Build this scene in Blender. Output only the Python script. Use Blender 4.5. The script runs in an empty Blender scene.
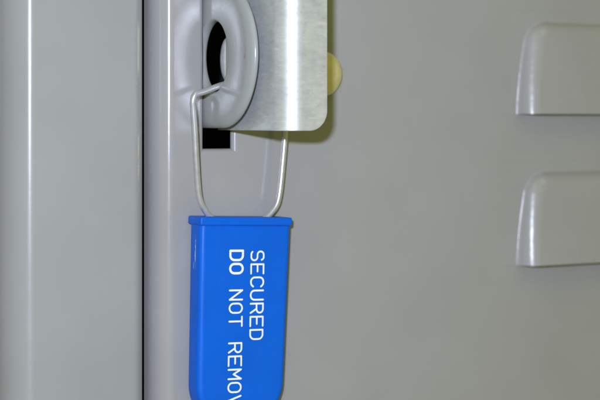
import bpy, bmesh, math
from math import sin, cos, pi, hypot, radians
from mathutils import Vector, Matrix

MM = 0.001
scene = bpy.context.scene
col = scene.collection

# ------------------------------------------------------------------ camera
YAW, DIST = radians(30), 320.0
cam_d = bpy.data.cameras.new("camera")
cam = bpy.data.objects.new("camera", cam_d)
col.objects.link(cam)
cam.location = (-DIST * sin(YAW) * MM, -DIST * cos(YAW) * MM, 0)
cam.rotation_euler = (pi / 2, 0, -YAW)
cam_d.sensor_width = 36.0
cam_d.lens = 96.0
cam_d.shift_y = -80 / 600
cam_d.clip_start, cam_d.clip_end = 0.01, 50
cam_d.dof.use_dof = True
cam_d.dof.focus_distance = 0.303
cam_d.dof.aperture_fstop = 21
scene.camera = cam

# ------------------------------------------------------------------ room light
world = bpy.data.worlds.new("World")
scene.world = world
world.use_nodes = True
bg = world.node_tree.nodes["Background"]
bg.inputs[0].default_value = (0.98, 0.97, 0.335, 1)
bg.inputs[1].default_value = 0.30


def area(name, loc, target, size, size_y, power, color, shape='RECTANGLE'):
    d = bpy.data.lights.new(name, 'AREA')
    d.shape = shape
    d.size, d.size_y = size, size_y
    d.energy, d.color = power, color
    o = bpy.data.objects.new(name, d)
    o.location = loc
    o.rotation_euler = (Vector(target) - Vector(loc)).to_track_quat('-Z', 'Y').to_euler()
    col.objects.link(o)
    return o


# the camera's own flash, a little left of and above the lens
area("flash", (-0.176, -0.273, 0.026), (-0.008, -0.010, -0.005), 0.012, 0.008, 1.23, (0.735, 0.795, 1.0))
# ceiling tubes of the room
for tx in (-0.9, 0.7):
    area("ceiling_tube", (tx, -1.3, 1.9), (tx * 0.3, 0, 0), 0.12, 1.2, 3.84, (1.0, 1.0, 0.32))

scene.view_settings.view_transform = 'Standard'
scene.view_settings.look = 'None'
scene.view_settings.exposure = 0.0
scene.view_settings.gamma = 1.0
scene.view_settings.use_curve_mapping = False
scene.render.engine = 'CYCLES'


# ------------------------------------------------------------------ materials
def node_mat(name):
    m = bpy.data.materials.new(name)
    m.use_nodes = True
    nt = m.node_tree
    return m, nt, nt.nodes["Principled BSDF"]


def noise(nt, scale, detail=2.0, rough=0.5, stretch=None):
    tc = nt.nodes.new("ShaderNodeTexCoord")
    n = nt.nodes.new("ShaderNodeTexNoise")
    n.inputs["Scale"].default_value = scale
    n.inputs["Detail"].default_value = detail
    n.inputs["Roughness"].default_value = rough
    if stretch:
        mp = nt.nodes.new("ShaderNodeMapping")
        mp.inputs["Scale"].default_value = stretch
        nt.links.new(tc.outputs["Object"], mp.inputs[0])
        nt.links.new(mp.outputs[0], n.inputs["Vector"])
    else:
        nt.links.new(tc.outputs["Object"], n.inputs["Vector"])
    return n


def ramp(nt, src, stops):
    r = nt.nodes.new("ShaderNodeValToRGB")
    e = r.color_ramp.elements
    while len(e) < len(stops):
        e.new(0.5)
    for i, (p, c) in enumerate(stops):
        e[i].position = p
        e[i].color = c if len(c) == 4 else (*c, 1)
    nt.links.new(src, r.inputs[0])
    return r


def bump(nt, bsdf, height, dist, strength=1.0, normal=None):
    b = nt.nodes.new("ShaderNodeBump")
    b.inputs["Strength"].default_value = strength
    b.inputs["Distance"].default_value = dist
    nt.links.new(height, b.inputs["Height"])
    if normal is not None:
        nt.links.new(normal, b.inputs["Normal"])
    nt.links.new(b.outputs[0], bsdf.inputs["Normal"])
    return b


def rub_or_glint(nt, colour, box, tint, scale, lo):
    """patchy wear or painted reflection inside a soft-edged box of object space"""
    tc = nt.nodes.new("ShaderNodeTexCoord")
    sp = nt.nodes.new("ShaderNodeSeparateXYZ")
    nt.links.new(tc.outputs["Object"], sp.inputs[0])
    sn = noise(nt, scale, 3, 0.7, (1.2, 1.2, 0.35))
    mask = ramp(nt, sn.outputs["Fac"], [(lo, (0, 0, 0)), (lo + 0.12, (0.8, 0.8, 0.8))]).outputs[0]
    for ax, (c, w) in enumerate(box):
        d = nt.nodes.new("ShaderNodeMath")
        d.operation = 'SUBTRACT'
        d.inputs[1].default_value = c
        nt.links.new(sp.outputs[ax], d.inputs[0])
        ab = nt.nodes.new("ShaderNodeMath")
        ab.operation = 'ABSOLUTE'
        nt.links.new(d.outputs[0], ab.inputs[0])
        mr = nt.nodes.new("ShaderNodeMapRange")
        mr.inputs[1].default_value, mr.inputs[2].default_value = w * 0.6, w
        mr.inputs[3].default_value, mr.inputs[4].default_value = 1, 0
        nt.links.new(ab.outputs[0], mr.inputs[0])
        mu = nt.nodes.new("ShaderNodeMath")
        mu.operation = 'MULTIPLY'
        nt.links.new(mask, mu.inputs[0])
        nt.links.new(mr.outputs[0], mu.inputs[1])
        mask = mu.outputs[0]
    mx = nt.nodes.new("ShaderNodeMixRGB")
    nt.links.new(mask, mx.inputs[0])
    nt.links.new(colour, mx.inputs[1])
    mx.inputs[2].default_value = tint
    return mx.outputs[0]


def paint(name, base, rough=0.24, peel=0.000009, fine=0.000002, spec=0.5, marks=(), rub_or_glint_col=(0.47, 0.455, 0.40, 1)):
    m, nt, b = node_mat(name)
    n1 = noise(nt, 55, 3)
    lo = tuple(v * 0.965 for v in base)
    hi = tuple(v * 1.035 for v in base)
    r = ramp(nt, n1.outputs["Fac"], [(0.3, lo), (0.7, hi)])
    colour = r.outputs[0]
    for box in marks:       # reflection painted beige on the post bend, red mark on the eye: (centre, half width) in mm per axis
        colour = rub_or_glint(nt, colour, [(c * MM, w * MM) for c, w in box], rub_or_glint_col, 700, 0.42)
    nt.links.new(colour, b.inputs["Base Color"])
    n2 = noise(nt, 420, 2)
    n3 = noise(nt, 1700, 2)
    b1 = bump(nt, b, n2.outputs["Fac"], peel)
    bump(nt, b, n3.outputs["Fac"], fine, 1.0, b1.outputs[0])
    n4 = noise(nt, 240, 3)
    rr = ramp(nt, n4.outputs["Fac"], [(0.3, (rough * 0.9,) * 3), (0.75, (rough * 1.12,) * 3)])
    nt.links.new(rr.outputs[0], b.inputs["Roughness"])
    b.inputs["Specular IOR Level"].default_value = spec
    return m


M_FRAME = paint("grey_paint_frame", (0.29, 0.293, 0.304), 0.29, marks=[((-55.1, 0.36), (-18.0, 40.0), (163.5, 5.5)), ((-55.1, 0.22), (-18.0, 40), (144, 6.0))])  # marks: pale reflection put into the paint colour along the right bend
M_DOOR = paint("grey_paint_door", (0.303, 0.300, 0.308), 0.185)
M_RING = paint("grey_paint_staple", (0.305, 0.317, 0.325), 0.23, 0.00002, 0.00001, marks=[((0, 5), (-18.9, 0.4), (0.4, 1.6))], rub_or_glint_col=(0.33, 0.13, 0.13, 1))
M_LOUVER = paint("grey_paint_pressed", (0.303, 0.300, 0.308), 0.30, 0.00007, 0.000004)
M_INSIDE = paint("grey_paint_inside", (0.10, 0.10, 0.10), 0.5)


def galvanised():
    m, nt, b = node_mat("galvanised_steel")
    n1 = noise(nt, 260, 4, 0.6, (1, 1, 0.8))
    n2 = noise(nt, 900, 3, 0.65, (0.4, 0.4, 1.3))
    mix = nt.nodes.new("ShaderNodeMath")
    mix.operation = 'MULTIPLY_ADD'
    mix.inputs[1].default_value = 0.5
    nt.links.new(n1.outputs["Fac"], mix.inputs[0])
    half = nt.nodes.new("ShaderNodeMath")
    half.operation = 'MULTIPLY'
    half.inputs[1].default_value = 0.5
    nt.links.new(n2.outputs["Fac"], half.inputs[0])
    nt.links.new(half.outputs[0], mix.inputs[2])
    r = ramp(nt, mix.outputs[0], [(0.36, (0.48, 0.50, 0.51)), (0.64, (0.66, 0.68, 0.69))])
    # sparse short rolling scratches and specks
    n3 = noise(nt, 620, 2, 0.5, (0.35, 0.35, 2.6))
    sc = ramp(nt, n3.outputs["Fac"], [(0.66, (0, 0, 0)), (0.74, (0.30, 0.30, 0.30))])
    n4 = noise(nt, 1300, 1, 0.5, (0.8, 0.8, 1.2))
    dk = ramp(nt, n4.outputs["Fac"], [(0.26, (0.22, 0.22, 0.22)), (0.34, (0, 0, 0))])
    m1 = nt.nodes.new("ShaderNodeMixRGB")
    nt.links.new(sc.outputs[0], m1.inputs[0])
    nt.links.new(r.outputs[0], m1.inputs[1])
    m1.inputs[2].default_value = (0.92, 0.92, 0.88, 1)
    m2 = nt.nodes.new("ShaderNodeMixRGB")
    nt.links.new(dk.outputs[0], m2.inputs[0])
    nt.links.new(m1.outputs[0], m2.inputs[1])
    m2.inputs[2].default_value = (0.30, 0.31, 0.31, 1)
    nt.links.new(m2.outputs[0], b.inputs["Base Color"])
    b.inputs["Metallic"].default_value = 0.5
    rr = ramp(nt, mix.outputs[0], [(0.35, (0.50,) * 3), (0.65, (0.41,) * 3)])
    nt.links.new(rr.outputs[0], b.inputs["Roughness"])
    bump(nt, b, mix.outputs[0], 0.00003)
    return m


def metal(name, base, rough, metallic=1.0, scale=800, dist=0.000008):
    m, nt, b = node_mat(name)
    n = noise(nt, scale, 3)
    r = ramp(nt, n.outputs["Fac"], [(0.3, tuple(v * 0.85 for v in base)), (0.7, base)])
    nt.links.new(r.outputs[0], b.inputs["Base Color"])
    b.inputs["Metallic"].default_value = metallic
    b.inputs["Roughness"].default_value = rough
    bump(nt, b, n.outputs["Fac"], dist)
    return m


M_GALV = galvanised()
M_WIRE = metal("steel_wire", (0.60, 0.605, 0.65), 0.32, 0.6)
M_BRASS = metal("yellow_zinc", (0.80, 0.71, 0.37), 0.30, 0.45)
M_PIN = metal("bright_steel", (0.80, 0.82, 0.86), 0.24, 0.6)


def plastic(name, base, scuff=False):
    m, nt, b = node_mat(name)
    n = noise(nt, 130, 3)
    r = ramp(nt, n.outputs["Fac"], [(0.3, tuple(v * 0.95 for v in base)), (0.7, tuple(min(1, v * 1.04) for v in base))])
    nt.links.new(r.outputs[0], b.inputs["Base Color"])
    if scuff:            # white stress scuff on the left edge under the collar
        c = rub_or_glint(nt, r.outputs[0], [(-0.0096, 0.0006), (-0.0028, 0.0006), (-0.0066, 0.0034)], (0.55, 0.66, 0.8, 1), 900, 0.5)
        nt.links.new(c, b.inputs["Base Color"])
    nr = noise(nt, 420, 4, 0.65, (1.0, 1.0, 0.5))
    rr = ramp(nt, nr.outputs["Fac"], [(0.32, (0.34,) * 3), (0.7, (0.52,) * 3)])
    nt.links.new(rr.outputs[0], b.inputs["Roughness"])
    b.inputs["Specular IOR Level"].default_value = 0.22
    n2 = noise(nt, 1100, 2)
    bump(nt, b, n2.outputs["Fac"], 0.000006)
    return m


M_BLUE = plastic("blue_plastic", (0.001, 0.106, 0.61), True)
M_PRINT = plastic("white_print", (0.80, 0.82, 0.84))


# ------------------------------------------------------------------ helpers
def thing(name, label, cat, loc):
    o = bpy.data.objects.new(name, None)
    o.empty_display_size = 0.01
    col.objects.link(o)
    o.location = Vector(loc) * MM
    o["label"], o["category"] = label, cat
    return o


def finish(name, bm, mat, parent, smooth=True, local=False, label=None):
    """link a bmesh written in millimetres as one mesh object; world mm unless local"""
    me = bpy.data.meshes.new(name)
    root = parent
    off = Vector((0, 0, 0))
    if not local:
        while root is not None:
            off += root.location
            root = root.parent
    for v in bm.verts:
        v.co = v.co * MM - off
    bmesh.ops.recalc_face_normals(bm, faces=bm.faces[:]) if smooth == 'recalc' else None
    for fc in bm.faces:
        fc.smooth = bool(smooth) if fc.material_index == 0 else False
        fc.material_index = 0
    bm.to_mesh(me)
    bm.free()
    me.materials.append(mat)
    o = bpy.data.objects.new(name, me)
    col.objects.link(o)
    o.parent = parent
    if label:
        o["label"] = label
    return o


def strip_extrude(bm, prof, z0, z1, zs=None):
    """profile (x, y) list extruded along z"""
    zs = zs or [z0, z1]
    rows = [[bm.verts.new((x, y, z)) for x, y in prof] for z in zs]
    for a, b in zip(rows, rows[1:]):
        for i in range(len(prof) - 1):
            bm.faces.new((a[i], a[i + 1], b[i + 1], b[i]))


def arc(cx, cy, r, a0, a1, n):
    return [(cx + r * cos(a0 + (a1 - a0) * i / n), cy + r * sin(a0 + (a1 - a0) * i / n)) for i in range(n + 1)]


def bend(x, y, r1, r2, turn=40, n=12):
    """left edge of a sheet at (x, y): tight radius first, then a wide one; listed from the side to the front"""
    out = [(x, y)]
    for k in range(1, n + 1):
        a = radians(turn * k / n)
        out.append((x - r1 * sin(a), y + r1 * (1 - cos(a))))
    t = radians(turn)
    x1, y1 = out[-1]
    for k in range(1, n + 1):
        a = t + (pi / 2 - t) * k / n
        out.append((x1 - r2 * (sin(a) - sin(t)), y1 + r2 * (cos(t) - cos(a))))
    return out[::-1]


def catmull(pts, n=10):
    P = [Vector(p) for p in pts]
    P = [P[0] * 2 - P[1]] + P + [P[-1] * 2 - P[-2]]
    out = []
    for i in range(1, len(P) - 2):
        p0, p1, p2, p3 = P[i - 1:i + 3]
        # centripetal-like: chord scaled tangents
        for k in range(n):
            t = k / n
            out.append(0.5 * ((2 * p1) + (p2 - p0) * t + (2 * p0 - 5 * p1 + 4 * p2 - p3) * t * t + (3 * p1 - p0 - 3 * p2 + p3) * t ** 3))
    out.append(P[-2])
    return out


def sweep(bm, pts, ru, rv=None, up=None, seg=12, closed=False):
    """tube along pts; ru in-plane radius, rv radius along 'up'"""
    rv = rv or ru
    pts = [Vector(p) for p in pts]
    n = len(pts)
    rings = []
    prev = None
    for i, p in enumerate(pts):
        if closed:
            t = (pts[(i + 1) % n] - pts[i - 1]).normalized()
        else:
            t = (pts[min(i + 1, n - 1)] - pts[max(i - 1, 0)]).normalized()
        if up is not None:
            b = Vector(up)
            s = t.cross(b).normalized()
        else:
            if prev is None:
                prev = Vector((0, 1, 0)) if abs(t.y) < 0.8 else Vector((1, 0, 0))
            s = (prev - t * prev.dot(t)).normalized()
            prev = s
            b = t.cross(s).normalized()
        rings.append([bm.verts.new(p + s * (ru * cos(2 * pi * k / seg)) + b * (rv * sin(2 * pi * k / seg))) for k in range(seg)])
    m = n if closed else n - 1
    for i in range(m):
        a, b2 = rings[i], rings[(i + 1) % n]
        for k in range(seg):
            bm.faces.new((a[k], a[(k + 1) % seg], b2[(k + 1) % seg], b2[k]))
    if not closed:
        bm.faces.new(rings[0][::-1])
        bm.faces.new(rings[-1])


# ------------------------------------------------------------------ locker frame (left post, its side and the inside)
ZB, ZT = -150.0, 130.0
locker = thing("locker", "grey painted steel locker with louvered door and narrow vertical post", "locker", (20, 20, ZB))
bm = bmesh.new()
RR, XR = 3.0, -33.43
left = bend(-55.9, 0, 2.4, 8)
XL = left[0][0]
prof = [(XL, 80), (XL, 12)] + left + arc(XR - RR, RR, RR, 1.5 * pi, 2 * pi, 14) + [(XR, 24)]
strip_extrude(bm, prof, ZB, ZT)
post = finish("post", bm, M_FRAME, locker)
bm = bmesh.new()
strip_extrude(bm, [(-300, 80), (XL, 80)], ZB, ZT)
finish("recessed_panel", bm, M_FRAME, locker, smooth=False)
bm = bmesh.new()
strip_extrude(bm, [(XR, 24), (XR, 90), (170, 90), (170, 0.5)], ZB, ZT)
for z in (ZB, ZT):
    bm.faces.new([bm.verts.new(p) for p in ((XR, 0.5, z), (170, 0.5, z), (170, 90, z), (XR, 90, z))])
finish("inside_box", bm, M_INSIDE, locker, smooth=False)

# ------------------------------------------------------------------ locker door
XF = -27.75                      # turned left edge of the door
SX0, SX1, SZ0, SZ1 = -22.4, -14.1, -6.6, 31.4   # slot with its rounded rim
LX0, LX1 = 50.0, 150.0
LOUV = [1.3, -31.5]                      # bottoms of the louvers
LH = 22.5
bm = bmesh.new()
xs_b = [XF, SX0, SX1, LX0, LX1, 168.0]
zs_b = sorted([ZB + 1, ZT - 1, SZ0, SZ1] + [z for b in LOUV for z in (b, b + LH)])
edge = bend(XF, 0, 2.3, 5.6)
edge = [(edge[0][0], 6.3)] + edge
prof = edge + [(x, 0) for x in xs_b[1:]]
ne = len(edge) - 1
rows = [[bm.verts.new((x, y, z)) for x, y in prof] for z in zs_b]
for j in range(len(zs_b) - 1):
    for i in range(len(prof) - 1):
        if i >= ne:
            xm, zm = (prof[i][0] + prof[i + 1][0]) / 2, (zs_b[j] + zs_b[j + 1]) / 2
            if SX0 < xm < SX1 and SZ0 < zm < SZ1:
                continue
            if LX0 < xm < LX1 and any(b < zm < b + LH for b in LOUV):
                continue
        bm.faces.new((rows[j][i], rows[j][i + 1], rows[j + 1][i + 1], rows[j + 1][i]))
door = finish("door", bm, M_DOOR, locker)

# rounded rim of the slot, four strips mitred at the corners
bm = bmesh.new()
R = 1.05
secs = [(R * sin(a), R * (1 - cos(a))) for a in [pi / 2 * k / 10 for k in range(11)]]
cor = lambda i: [(SX0 + i, SZ0 + i), (SX1 - i, SZ0 + i), (SX1 - i, SZ1 - i), (SX0 + i, SZ1 - i)]
for s in range(4):
    prev = None
    for ins, y in secs:
        c = cor(ins)
        a, b = c[s], c[(s + 1) % 4]
        cur = (bm.verts.new((a[0], y, a[1])), bm.verts.new((b[0], y, b[1])))
        if prev:
            bm.faces.new((prev[0], prev[1], cur[1], cur[0]))
        prev = cur
finish("slot_rim", bm, M_DOOR, door)


def louver(zb):
    bm = bmesh.new()
    xs = [LX0] + [51.5 + 0.25 * k for k in range(0, 62)]
    xs += [68, 72, 80, 95, 110, 125, 132] + [132.5 + 0.5 * k for k in range(0, 34)] + [LX1]
    zs = [zb + 0.01 + LH * k / 88 for k in range(89)]
    zt = zb + 20.0
    W, RC = 3.5, 4.6
    rows = []
    for z in zs:
        row = []
        t = (zt - z) / 20.3
        for xg in xs:
            x = xg + 2.8 * max(0, 1 - t) ** 1.6 * max(0, min(1, (xg - LX0) / 1.5, (75 - xg) / 9))
            a = min(x - (54.3 + 2.8 * max(0, 1 - t) ** 1.6), (147.0 - 3.6 * (1 - t)) - x)
            b = zt - z
            d = RC - hypot(RC - a, RC - b) if (a < RC and b < RC) else min(a, b)
            q = max(0.0, min(1.0, d / W))
            g = math.sqrt(max(0, 1 - (1 - q) ** 2))
            h = (2.5 + 1.7 * max(0, t)) * g
            row.append(bm.verts.new((x, -h, z)))
        rows.append(row)
    for j in range(len(zs) - 1):
        for i in range(len(xs) - 1):
            bm.faces.new((rows[j][i], rows[j][i + 1], rows[j + 1][i + 1], rows[j + 1][i]))
    # the rolled lower lip: back edge of the sheet metal
    low = [v.co.copy() for v in rows[0]]
    up = [bm.verts.new((p.x, p.y + 1.1, p.z)) for p in low]
    lo2 = [bm.verts.new(p) for p in low]
    ins = [bm.verts.new((v.co.x, v.co.y + 1.1, v.co.z)) for v in rows[40]]
    up2 = [bm.verts.new(v.co) for v in up]
    for i in range(len(low) - 1):
        bm.faces.new((lo2[i], up[i], up[i + 1], lo2[i + 1]))
        bm.faces.new((up2[i], ins[i], ins[i + 1], up2[i + 1]))
    return finish("louver", bm, M_LOUVER, door)


for zb in LOUV:
    louver(zb)

# yellow domed bolt head behind the bracket
bm = bmesh.new()
bx, bz, br = 4.6, 9.3, 4.7
prof = [(br * 0.97, 0.3), (br, -0.1), (br * 1.0, -0.5)] + [(br * cos(a), -0.5 - 2.7 * sin(a)) for a in [pi / 2 * k / 12 for k in range(1, 12)]]
N = 48
rings = [[bm.verts.new((bx + r * cos(2 * pi * k / N), y, bz + r * sin(2 * pi * k / N))) for k in range(N)] for r, y in prof]
for a, b in zip(rings, rings[1:]):
    for k in range(N):
        bm.faces.new((a[k], b[k], b[(k + 1) % N], a[(k + 1) % N]))
bm.faces.new(rings[-1])
finish("bolt_head", bm, M_BRASS, door, smooth='recalc', label="yellow domed bolt head")

# ------------------------------------------------------------------ staple: the thick painted eye through the slot
staple = thing("hasp_staple", "thick grey painted locking eye with round hole poking through the door slot", "hasp", (-20, 3, 12.3))
bm = bmesh.new()
YC, ZC, RO = -5.1, 12.3, 13.9
HY, HZ, HRY, HRZ = -2.9, 12.2, 5.95, 6.7
XA, XB = -21.05, -19.1
N = 120
loops = []
for k in range(N):
    a = 2 * pi * k / N
    dy, dz = -cos(a), sin(a)
    inner = 1 / math.sqrt((dy / HRY) ** 2 + (dz / HRZ) ** 2)
    # outer: straight shank behind the round nose
    lo, hi = 0.0, 60.0
    for _ in range(40):
        m = (lo + hi) / 2
        y, z = HY + dy * m, HZ + dz * m
        ins = (hypot(y - YC, z - ZC) < RO) if y < YC else (abs(z - ZC) < RO and y < 8)
        lo, hi = (m, hi) if ins else (lo, m)
    outer = lo
    sec = []
    T = (XB - XA) / 2
    xm = (XA + XB) / 2
    ro, ri = 1.7, 0.6          # rounding depth at outer and inner edge
    for j in range(9):         # outer edge, from left face round to right face
        b = pi * j / 8
        sec.append((xm - T * cos(b), outer - ro * 1.5 + ro * 1.5 * sin(b) ** 0.9))
    for j in range(9):
        b = pi * j / 8
        sec.append((xm + T * cos(b), inner + ri - ri * sin(b)))
    loops.append([bm.verts.new((x, HY + dy * r, HZ + dz * r)) for x, r in sec])
for k in range(N):
    a, b = loops[k], loops[(k + 1) % N]
    m = len(a)
    for j in range(m):
        bm.faces.new((a[j], b[j], b[(j + 1) % m], a[(j + 1) % m]))
finish("eye", bm, M_RING, staple)

# ------------------------------------------------------------------ bracket: bent galvanised plate
bracket = thing("latch_bracket", "bent galvanised steel latch bracket between the grey eye and yellow bolt", "latch", (-12, -10, 0))
bm = bmesh.new()
BX, BY, BR = -16.1, -23.3, 2.5
BXR = -8.55
path = [(BX, 2.0 - k * (2.0 - (BY + BR)) / 24) for k in range(24)]
path += arc(BX + BR, BY + BR, BR, pi, 1.5 * pi, 14)
path += [(BX + BR + (BXR - BX - BR) * sin(pi / 2 * k / 22), BY) for k in range(1, 23)]
z0, z1, CR = -1.95, 52.0, 3.7
NZ = 70
cols = []
HOLE, cut = (-6.2, 8.2, 3.6), []
for i, (x, y) in enumerate(path):
    zb = z0
    d = BXR - x
    if d < CR and y < BY + 0.01:
        zb = z0 + CR - math.sqrt(max(0, CR * CR - (CR - d) ** 2))
    c = []
    for j in range(NZ + 1):
        z = zb + (z1 - zb) * (j / NZ) ** 1.25
        yy = y
        if i < 24:     # inner end that sits in the slot, cut back behind the eye
            t = max(0, min(1, (z - 0.2) / 2.5))
            e = 1.6 - 3.4 * t * t * (3 - 2 * t)
            yy = e + (y - 2.0) * (BY + BR - e) / (BY + BR - 2.0)
        c.append(bm.verts.new((x, yy, z)))
    cols.append(c)
for a, b in zip(cols, cols[1:]):
    for j in range(NZ):
        q = (a[j], b[j], b[j + 1], a[j + 1])
        cy, cz = sum(v.co.y for v in q) / 4, sum(v.co.z for v in q) / 4
        if max(v.co.x for v in q) < BX + 0.1 and hypot(cy - HOLE[0], cz - HOLE[1]) < HOLE[2]:
            cut += q
            continue
        bm.faces.new((b[j], a[j], a[j + 1], b[j + 1]))
for v in set(cut):               # round the wire hole
    if v.link_faces:
        d = Vector((v.co.y - HOLE[0], v.co.z - HOLE[1])).normalized() * HOLE[2]
        v.co.y, v.co.z = HOLE[0] + d.x, HOLE[1] + d.y
    else:
        bm.verts.remove(v)
plate = finish("plate", bm, M_GALV, bracket)


sol = plate.modifiers.new("thick", 'SOLIDIFY')
sol.thickness, sol.offset = 1.5 * MM, -1
bv = plate.modifiers.new("edge", 'BEVEL')
bv.width, bv.segments, bv.limit_method, bv.angle_limit = 0.1 * MM, 2, 'ANGLE', radians(50)

# rounded pin inside the slot, seen through the eye
bm = bmesh.new()
rings = []
for k in range(1, 20):
    a = pi * k / 20
    rings.append([bm.verts.new((-15.9 + 1.35 * sin(a) * cos(2 * pi * j / 24), 1.0 + 1.5 * sin(a) * sin(2 * pi * j / 24), 11.8 - 4.3 * cos(a))) for j in range(24)])
for a, b in zip(rings, rings[1:]):
    for j in range(24):
        bm.faces.new((a[j], a[(j + 1) % 24], b[(j + 1) % 24], b[j]))
bm.faces.new(rings[0])
bm.faces.new(rings[-1])
finish("pin", bm, M_PIN, bracket, smooth='recalc')

# ------------------------------------------------------------------ security seal
TILT = radians(2.1)
SC = Vector((-15.0, 0.0, -18.85))
seal = thing("security_seal", "blue plastic padlock seal with white lettering hanging on a bent wire", "padlock seal", SC)
seal.rotation_euler = (0, TILT, 0)
rotI = Matrix.Rotation(-TILT, 3, 'Y')


def rounded_slab(bm, outline, y0, y1, r, n=6):
    """closed (x, z) outline extruded y0 (back) .. y1 (front) with rounded rims"""
    m = len(outline)
    nrm = []
    for i in range(m):
        p, q = Vector(outline[i - 1]), Vector(outline[(i + 1) % m])
        t = (q - p).normalized()
        nrm.append(Vector((t.y, -t.x)))
    area2 = sum(outline[i - 1][0] * outline[i][1] - outline[i][0] * outline[i - 1][1] for i in range(m))
    sg = -1 if area2 > 0 else 1     # inward direction
    layers = []
    for k in range(n + 1):
        a = pi / 2 * k / n
        layers.append((r * (1 - sin(a)), y0 - r * (1 - cos(a))))
    for k in range(n + 1):
        a = pi / 2 * k / n
        layers.append((r * (1 - cos(a)), y1 + r * (1 - sin(a))))
    rings = [[bm.verts.new((outline[i][0] + sg * nrm[i].x * ins, y, outline[i][1] + sg * nrm[i].y * ins)) for i in range(m)] for ins, y in layers]
    for a, b in zip(rings, rings[1:]):
        for i in range(m):
            bm.faces.new((a[i], a[(i + 1) % m], b[(i + 1) % m], b[i]))
    for ring in (rings[0], rings[-1]):
        fc = bm.faces.new([bm.verts.new(v.co) for v in ring])
        fc.material_index = 1
    bmesh.ops.recalc_face_normals(bm, faces=bm.faces[:])


def smooth_outline(corners, seg=8):
    """corners: (x, z, radius)"""
    out = []
    n = len(corners)
    for i in range(n):
        p = Vector(corners[i][:2])
        a = (Vector(corners[i - 1][:2]) - p).normalized()
        b = (Vector(corners[(i + 1) % n][:2]) - p).normalized()
        r = corners[i][2]
        half = math.acos(max(-1, min(1, a.dot(b)))) / 2
        d = r / math.tan(half)
        c = p + (a + b).normalized() * (r / sin(half))
        s, e = p + a * d - c, p + b * d - c
        a0 = math.atan2(s.y, s.x)
        da = (math.atan2(e.y, e.x) - a0 + pi) % (2 * pi) - pi
        out += [(c.x + r * cos(a0 + da * k / seg), c.y + r * sin(a0 + da * k / seg)) for k in range(seg + 1)]
    return out


HW0, HW1, HL = 9.72, 9.0, 39.8
bm = bmesh.new()
body_out = smooth_outline([(-HW0, -0.1, 1.4), (-HW1, -HL, 7.8), (HW1 + 0.6, -HL, 8.0), (HW0 + 0.4, -0.1, 1.4)], 14)
FY = -5.35
rounded_slab(bm, body_out, -0.35, FY, 1.05)
body = finish("body", bm, M_BLUE, seal, local=True)
bm = bmesh.new()
lip_out = smooth_outline([(-10.0, 0.15, 0.4), (-10.0, -1.5, 0.4), (10.0, -1.5, 0.4), (10.0, 0.15, 0.4)], 4)
rounded_slab(bm, lip_out, -0.15, -5.85, 0.35, 4)
finish("collar", bm, M_BLUE, seal, local=True)

# wire shackle, in door space
wp = [(-19.2, -2.8, -20.3), (-20.6, -2.8, -19.3), (-22.1, -2.9, -18.0), (-23.6, -3.1, -15.8), (-24.35, -3.4, -13.2),
      (-25.15, -4.2, -8.0), (-25.85, -4.95, -1.9), (-26.35, -5.35, 2.0), (-26.5, -5.55, 3.7), (-26.0, -5.65, 4.85), (-24.6, -5.6, 5.25),
      (-22.8, -5.5, 5.85), (-20.0, -5.5, 6.75), (-16.0, -5.2, 7.3), (-10.0, -4.4, 7.6), (-6.8, -3.8, 7.2), (-5.4, -3.4, 5.8),
      (-5.05, -3.1, 3.0), (-5.15, -3.0, -3.0), (-5.7, -3.0, -9.0), (-6.25, -3.0, -13.7), (-6.9, -3.0, -16.4), (-8.2, -2.9, -18.2),
      (-9.6, -2.8, -19.3), (-11.0, -2.8, -20.3)]
pts = [rotI @ (p - SC) for p in catmull(wp, 8)]
bm = bmesh.new()
sweep(bm, pts, 0.61, seg=18)
finish("wire_shackle", bm, M_WIRE, seal, local=True)


# printed words: single-stroke letters on a 4 x 6 grid
def seg_arc(cx, cy, rx, ry, a0, a1, n=8):
    return [(cx + rx * cos(radians(a0 + (a1 - a0) * k / n)), cy + ry * sin(radians(a0 + (a1 - a0) * k / n))) for k in range(n + 1)]


GL = {
    'S': [[(3.75, 5.0)] + seg_arc(2.5, 4.7, 1.3, 1.3, 45, 90, 3) + seg_arc(1.55, 4.5, 1.45, 1.5, 90, 270, 10) + seg_arc(2.5, 1.5, 1.45, 1.5, 90, -90, 10) + seg_arc(1.4, 1.3, 1.4, 1.3, 270, 215, 3)],
    'E': [[(4, 6), (0, 6), (0, 0), (4, 0)], [(0, 3.1), (3.1, 3.1)]],
    'C': [[(3.95, 4.9)] + seg_arc(2.2, 4.2, 1.8, 1.8, 30, 90, 4) + seg_arc(1.8, 4.2, 1.8, 1.8, 90, 180, 5) + seg_arc(1.8, 1.8, 1.8, 1.8, 180, 270, 5) + seg_arc(2.2, 1.8, 1.8, 1.8, 270, 330, 4) + [(3.95, 1.1)]],
    'U': [[(0, 6)] + seg_arc(1.8, 1.8, 1.8, 1.8, 180, 270, 6) + seg_arc(2.2, 1.8, 1.8, 1.8, 270, 360, 6) + [(4, 6)]],
    'R': [[(0, 0), (0, 6)] + seg_arc(2.4, 4.45, 1.55, 1.55, 90, -90, 10) + [(0, 2.9)], [(2.2, 2.9), (4, 0)]],
    'D': [[(0, 0), (0, 6), (1.9, 6)] + seg_arc(2.0, 4.0, 2.0, 2.0, 80, 0, 6) + seg_arc(2.0, 2.0, 2.0, 2.0, 0, -80, 6) + [(1.9, 0), (0, 0)]],
    'O': [seg_arc(2, 4, 2, 2, 0, 180, 12) + seg_arc(2, 2, 2, 2, 180, 360, 12) + [(4, 4)]],
    'N': [[(0, 0), (0, 6), (4, 0), (4, 6)]],
    'T': [[(0, 6), (4, 6)], [(2, 6), (2, 0)]],
    'M': [[(0, 0), (0, 6), (2, 2.4), (4, 6), (4, 0)]],
    'V': [[(0, 6), (2, 0), (4, 6)]],
}
PITCH, GW, GH = 2.53, 1.78, 2.72


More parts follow.
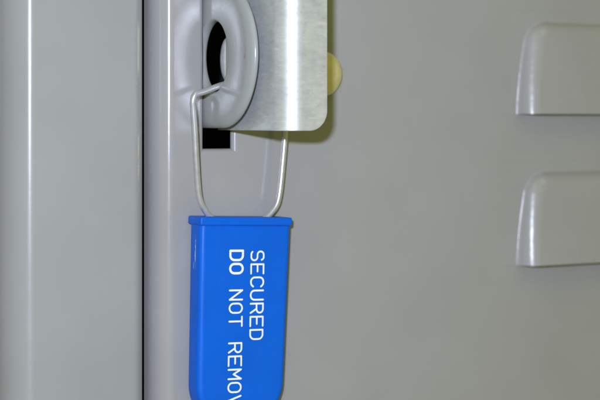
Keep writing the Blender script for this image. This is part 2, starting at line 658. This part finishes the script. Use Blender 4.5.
def densify(pl):
    out = []
    for a, b in zip(pl, pl[1:]):
        if hypot(a[0] - b[0], a[1] - b[1]) < 1e-6:
            continue
        out.append(a)
    out.append(pl[-1])
    return out


def ribbon(bm, P, w):
    """flat printed stroke with round ends lying in the x-z plane"""
    n = len(P)
    L, Rr = [], []
    shut = (P[0] - P[-1]).length < 0.01
    for i, p in enumerate(P):
        t = (P[min(i + 1, n - 1)] - P[max(i - 1, 0)]).normalized()
        if shut and i in (0, n - 1):
            t = (P[1] - P[-2]).normalized()
        s = Vector((t.z, 0, -t.x)) * w
        L.append(bm.verts.new(p + s))
        Rr.append(bm.verts.new(p - s))
    for i in range(n - 1):
        bm.faces.new((L[i], Rr[i], Rr[i + 1], L[i + 1]))
    if shut:
        return
    for e, o, va, vb in ((0, 1, L[0], Rr[0]), (n - 1, n - 2, Rr[-1], L[-1])):
        t = (P[e] - P[o]).normalized()
        s = va.co - P[e]
        cap = [bm.verts.new(P[e] + s * cos(pi * k / 6) + t * (w * sin(pi * k / 6))) for k in range(1, 6)]
        bm.faces.new([va] + cap + [vb])


def word(text, base_x, start, half=0.172):
    bm = bmesh.new()
    lift = 0
    for i, ch in enumerate(text):
        for pl in GL[ch]:
            pl = densify(pl)
            run = [pl[0]]
            # split at sharp corners so the strokes keep their width
            runs = []
            for k in range(1, len(pl)):
                run.append(pl[k])
                if k < len(pl) - 1:
                    v1 = Vector(pl[k]) - Vector(pl[k - 1])
                    v2 = Vector(pl[k + 1]) - Vector(pl[k])
                    if v1.angle(v2) > radians(40):
                        runs.append(run)
                        run = [pl[k]]
            runs.append(run)
            for r in runs:
                P = []
                for gx, gy in r:
                    along = start + i * PITCH + gx / 4 * GW
                    P.append(Vector((base_x + gy / 6 * GH + 0.018 * (along - 6), FY - 0.012, -along)))
                lift += 1
                ribbon(bm, [p + Vector((0, -0.002 * lift, 0)) for p in P], half)
    return finish("printed_word", bm, M_PRINT, seal, smooth=False, local=True)


word("SECURED", 1.32, 6.4)
word("DO", -3.24, 6.3, 0.225)
word("NOT", -3.24, 6.3 + 3 * PITCH)
word("REMOVE", -3.24, 6.3 + 7 * PITCH)
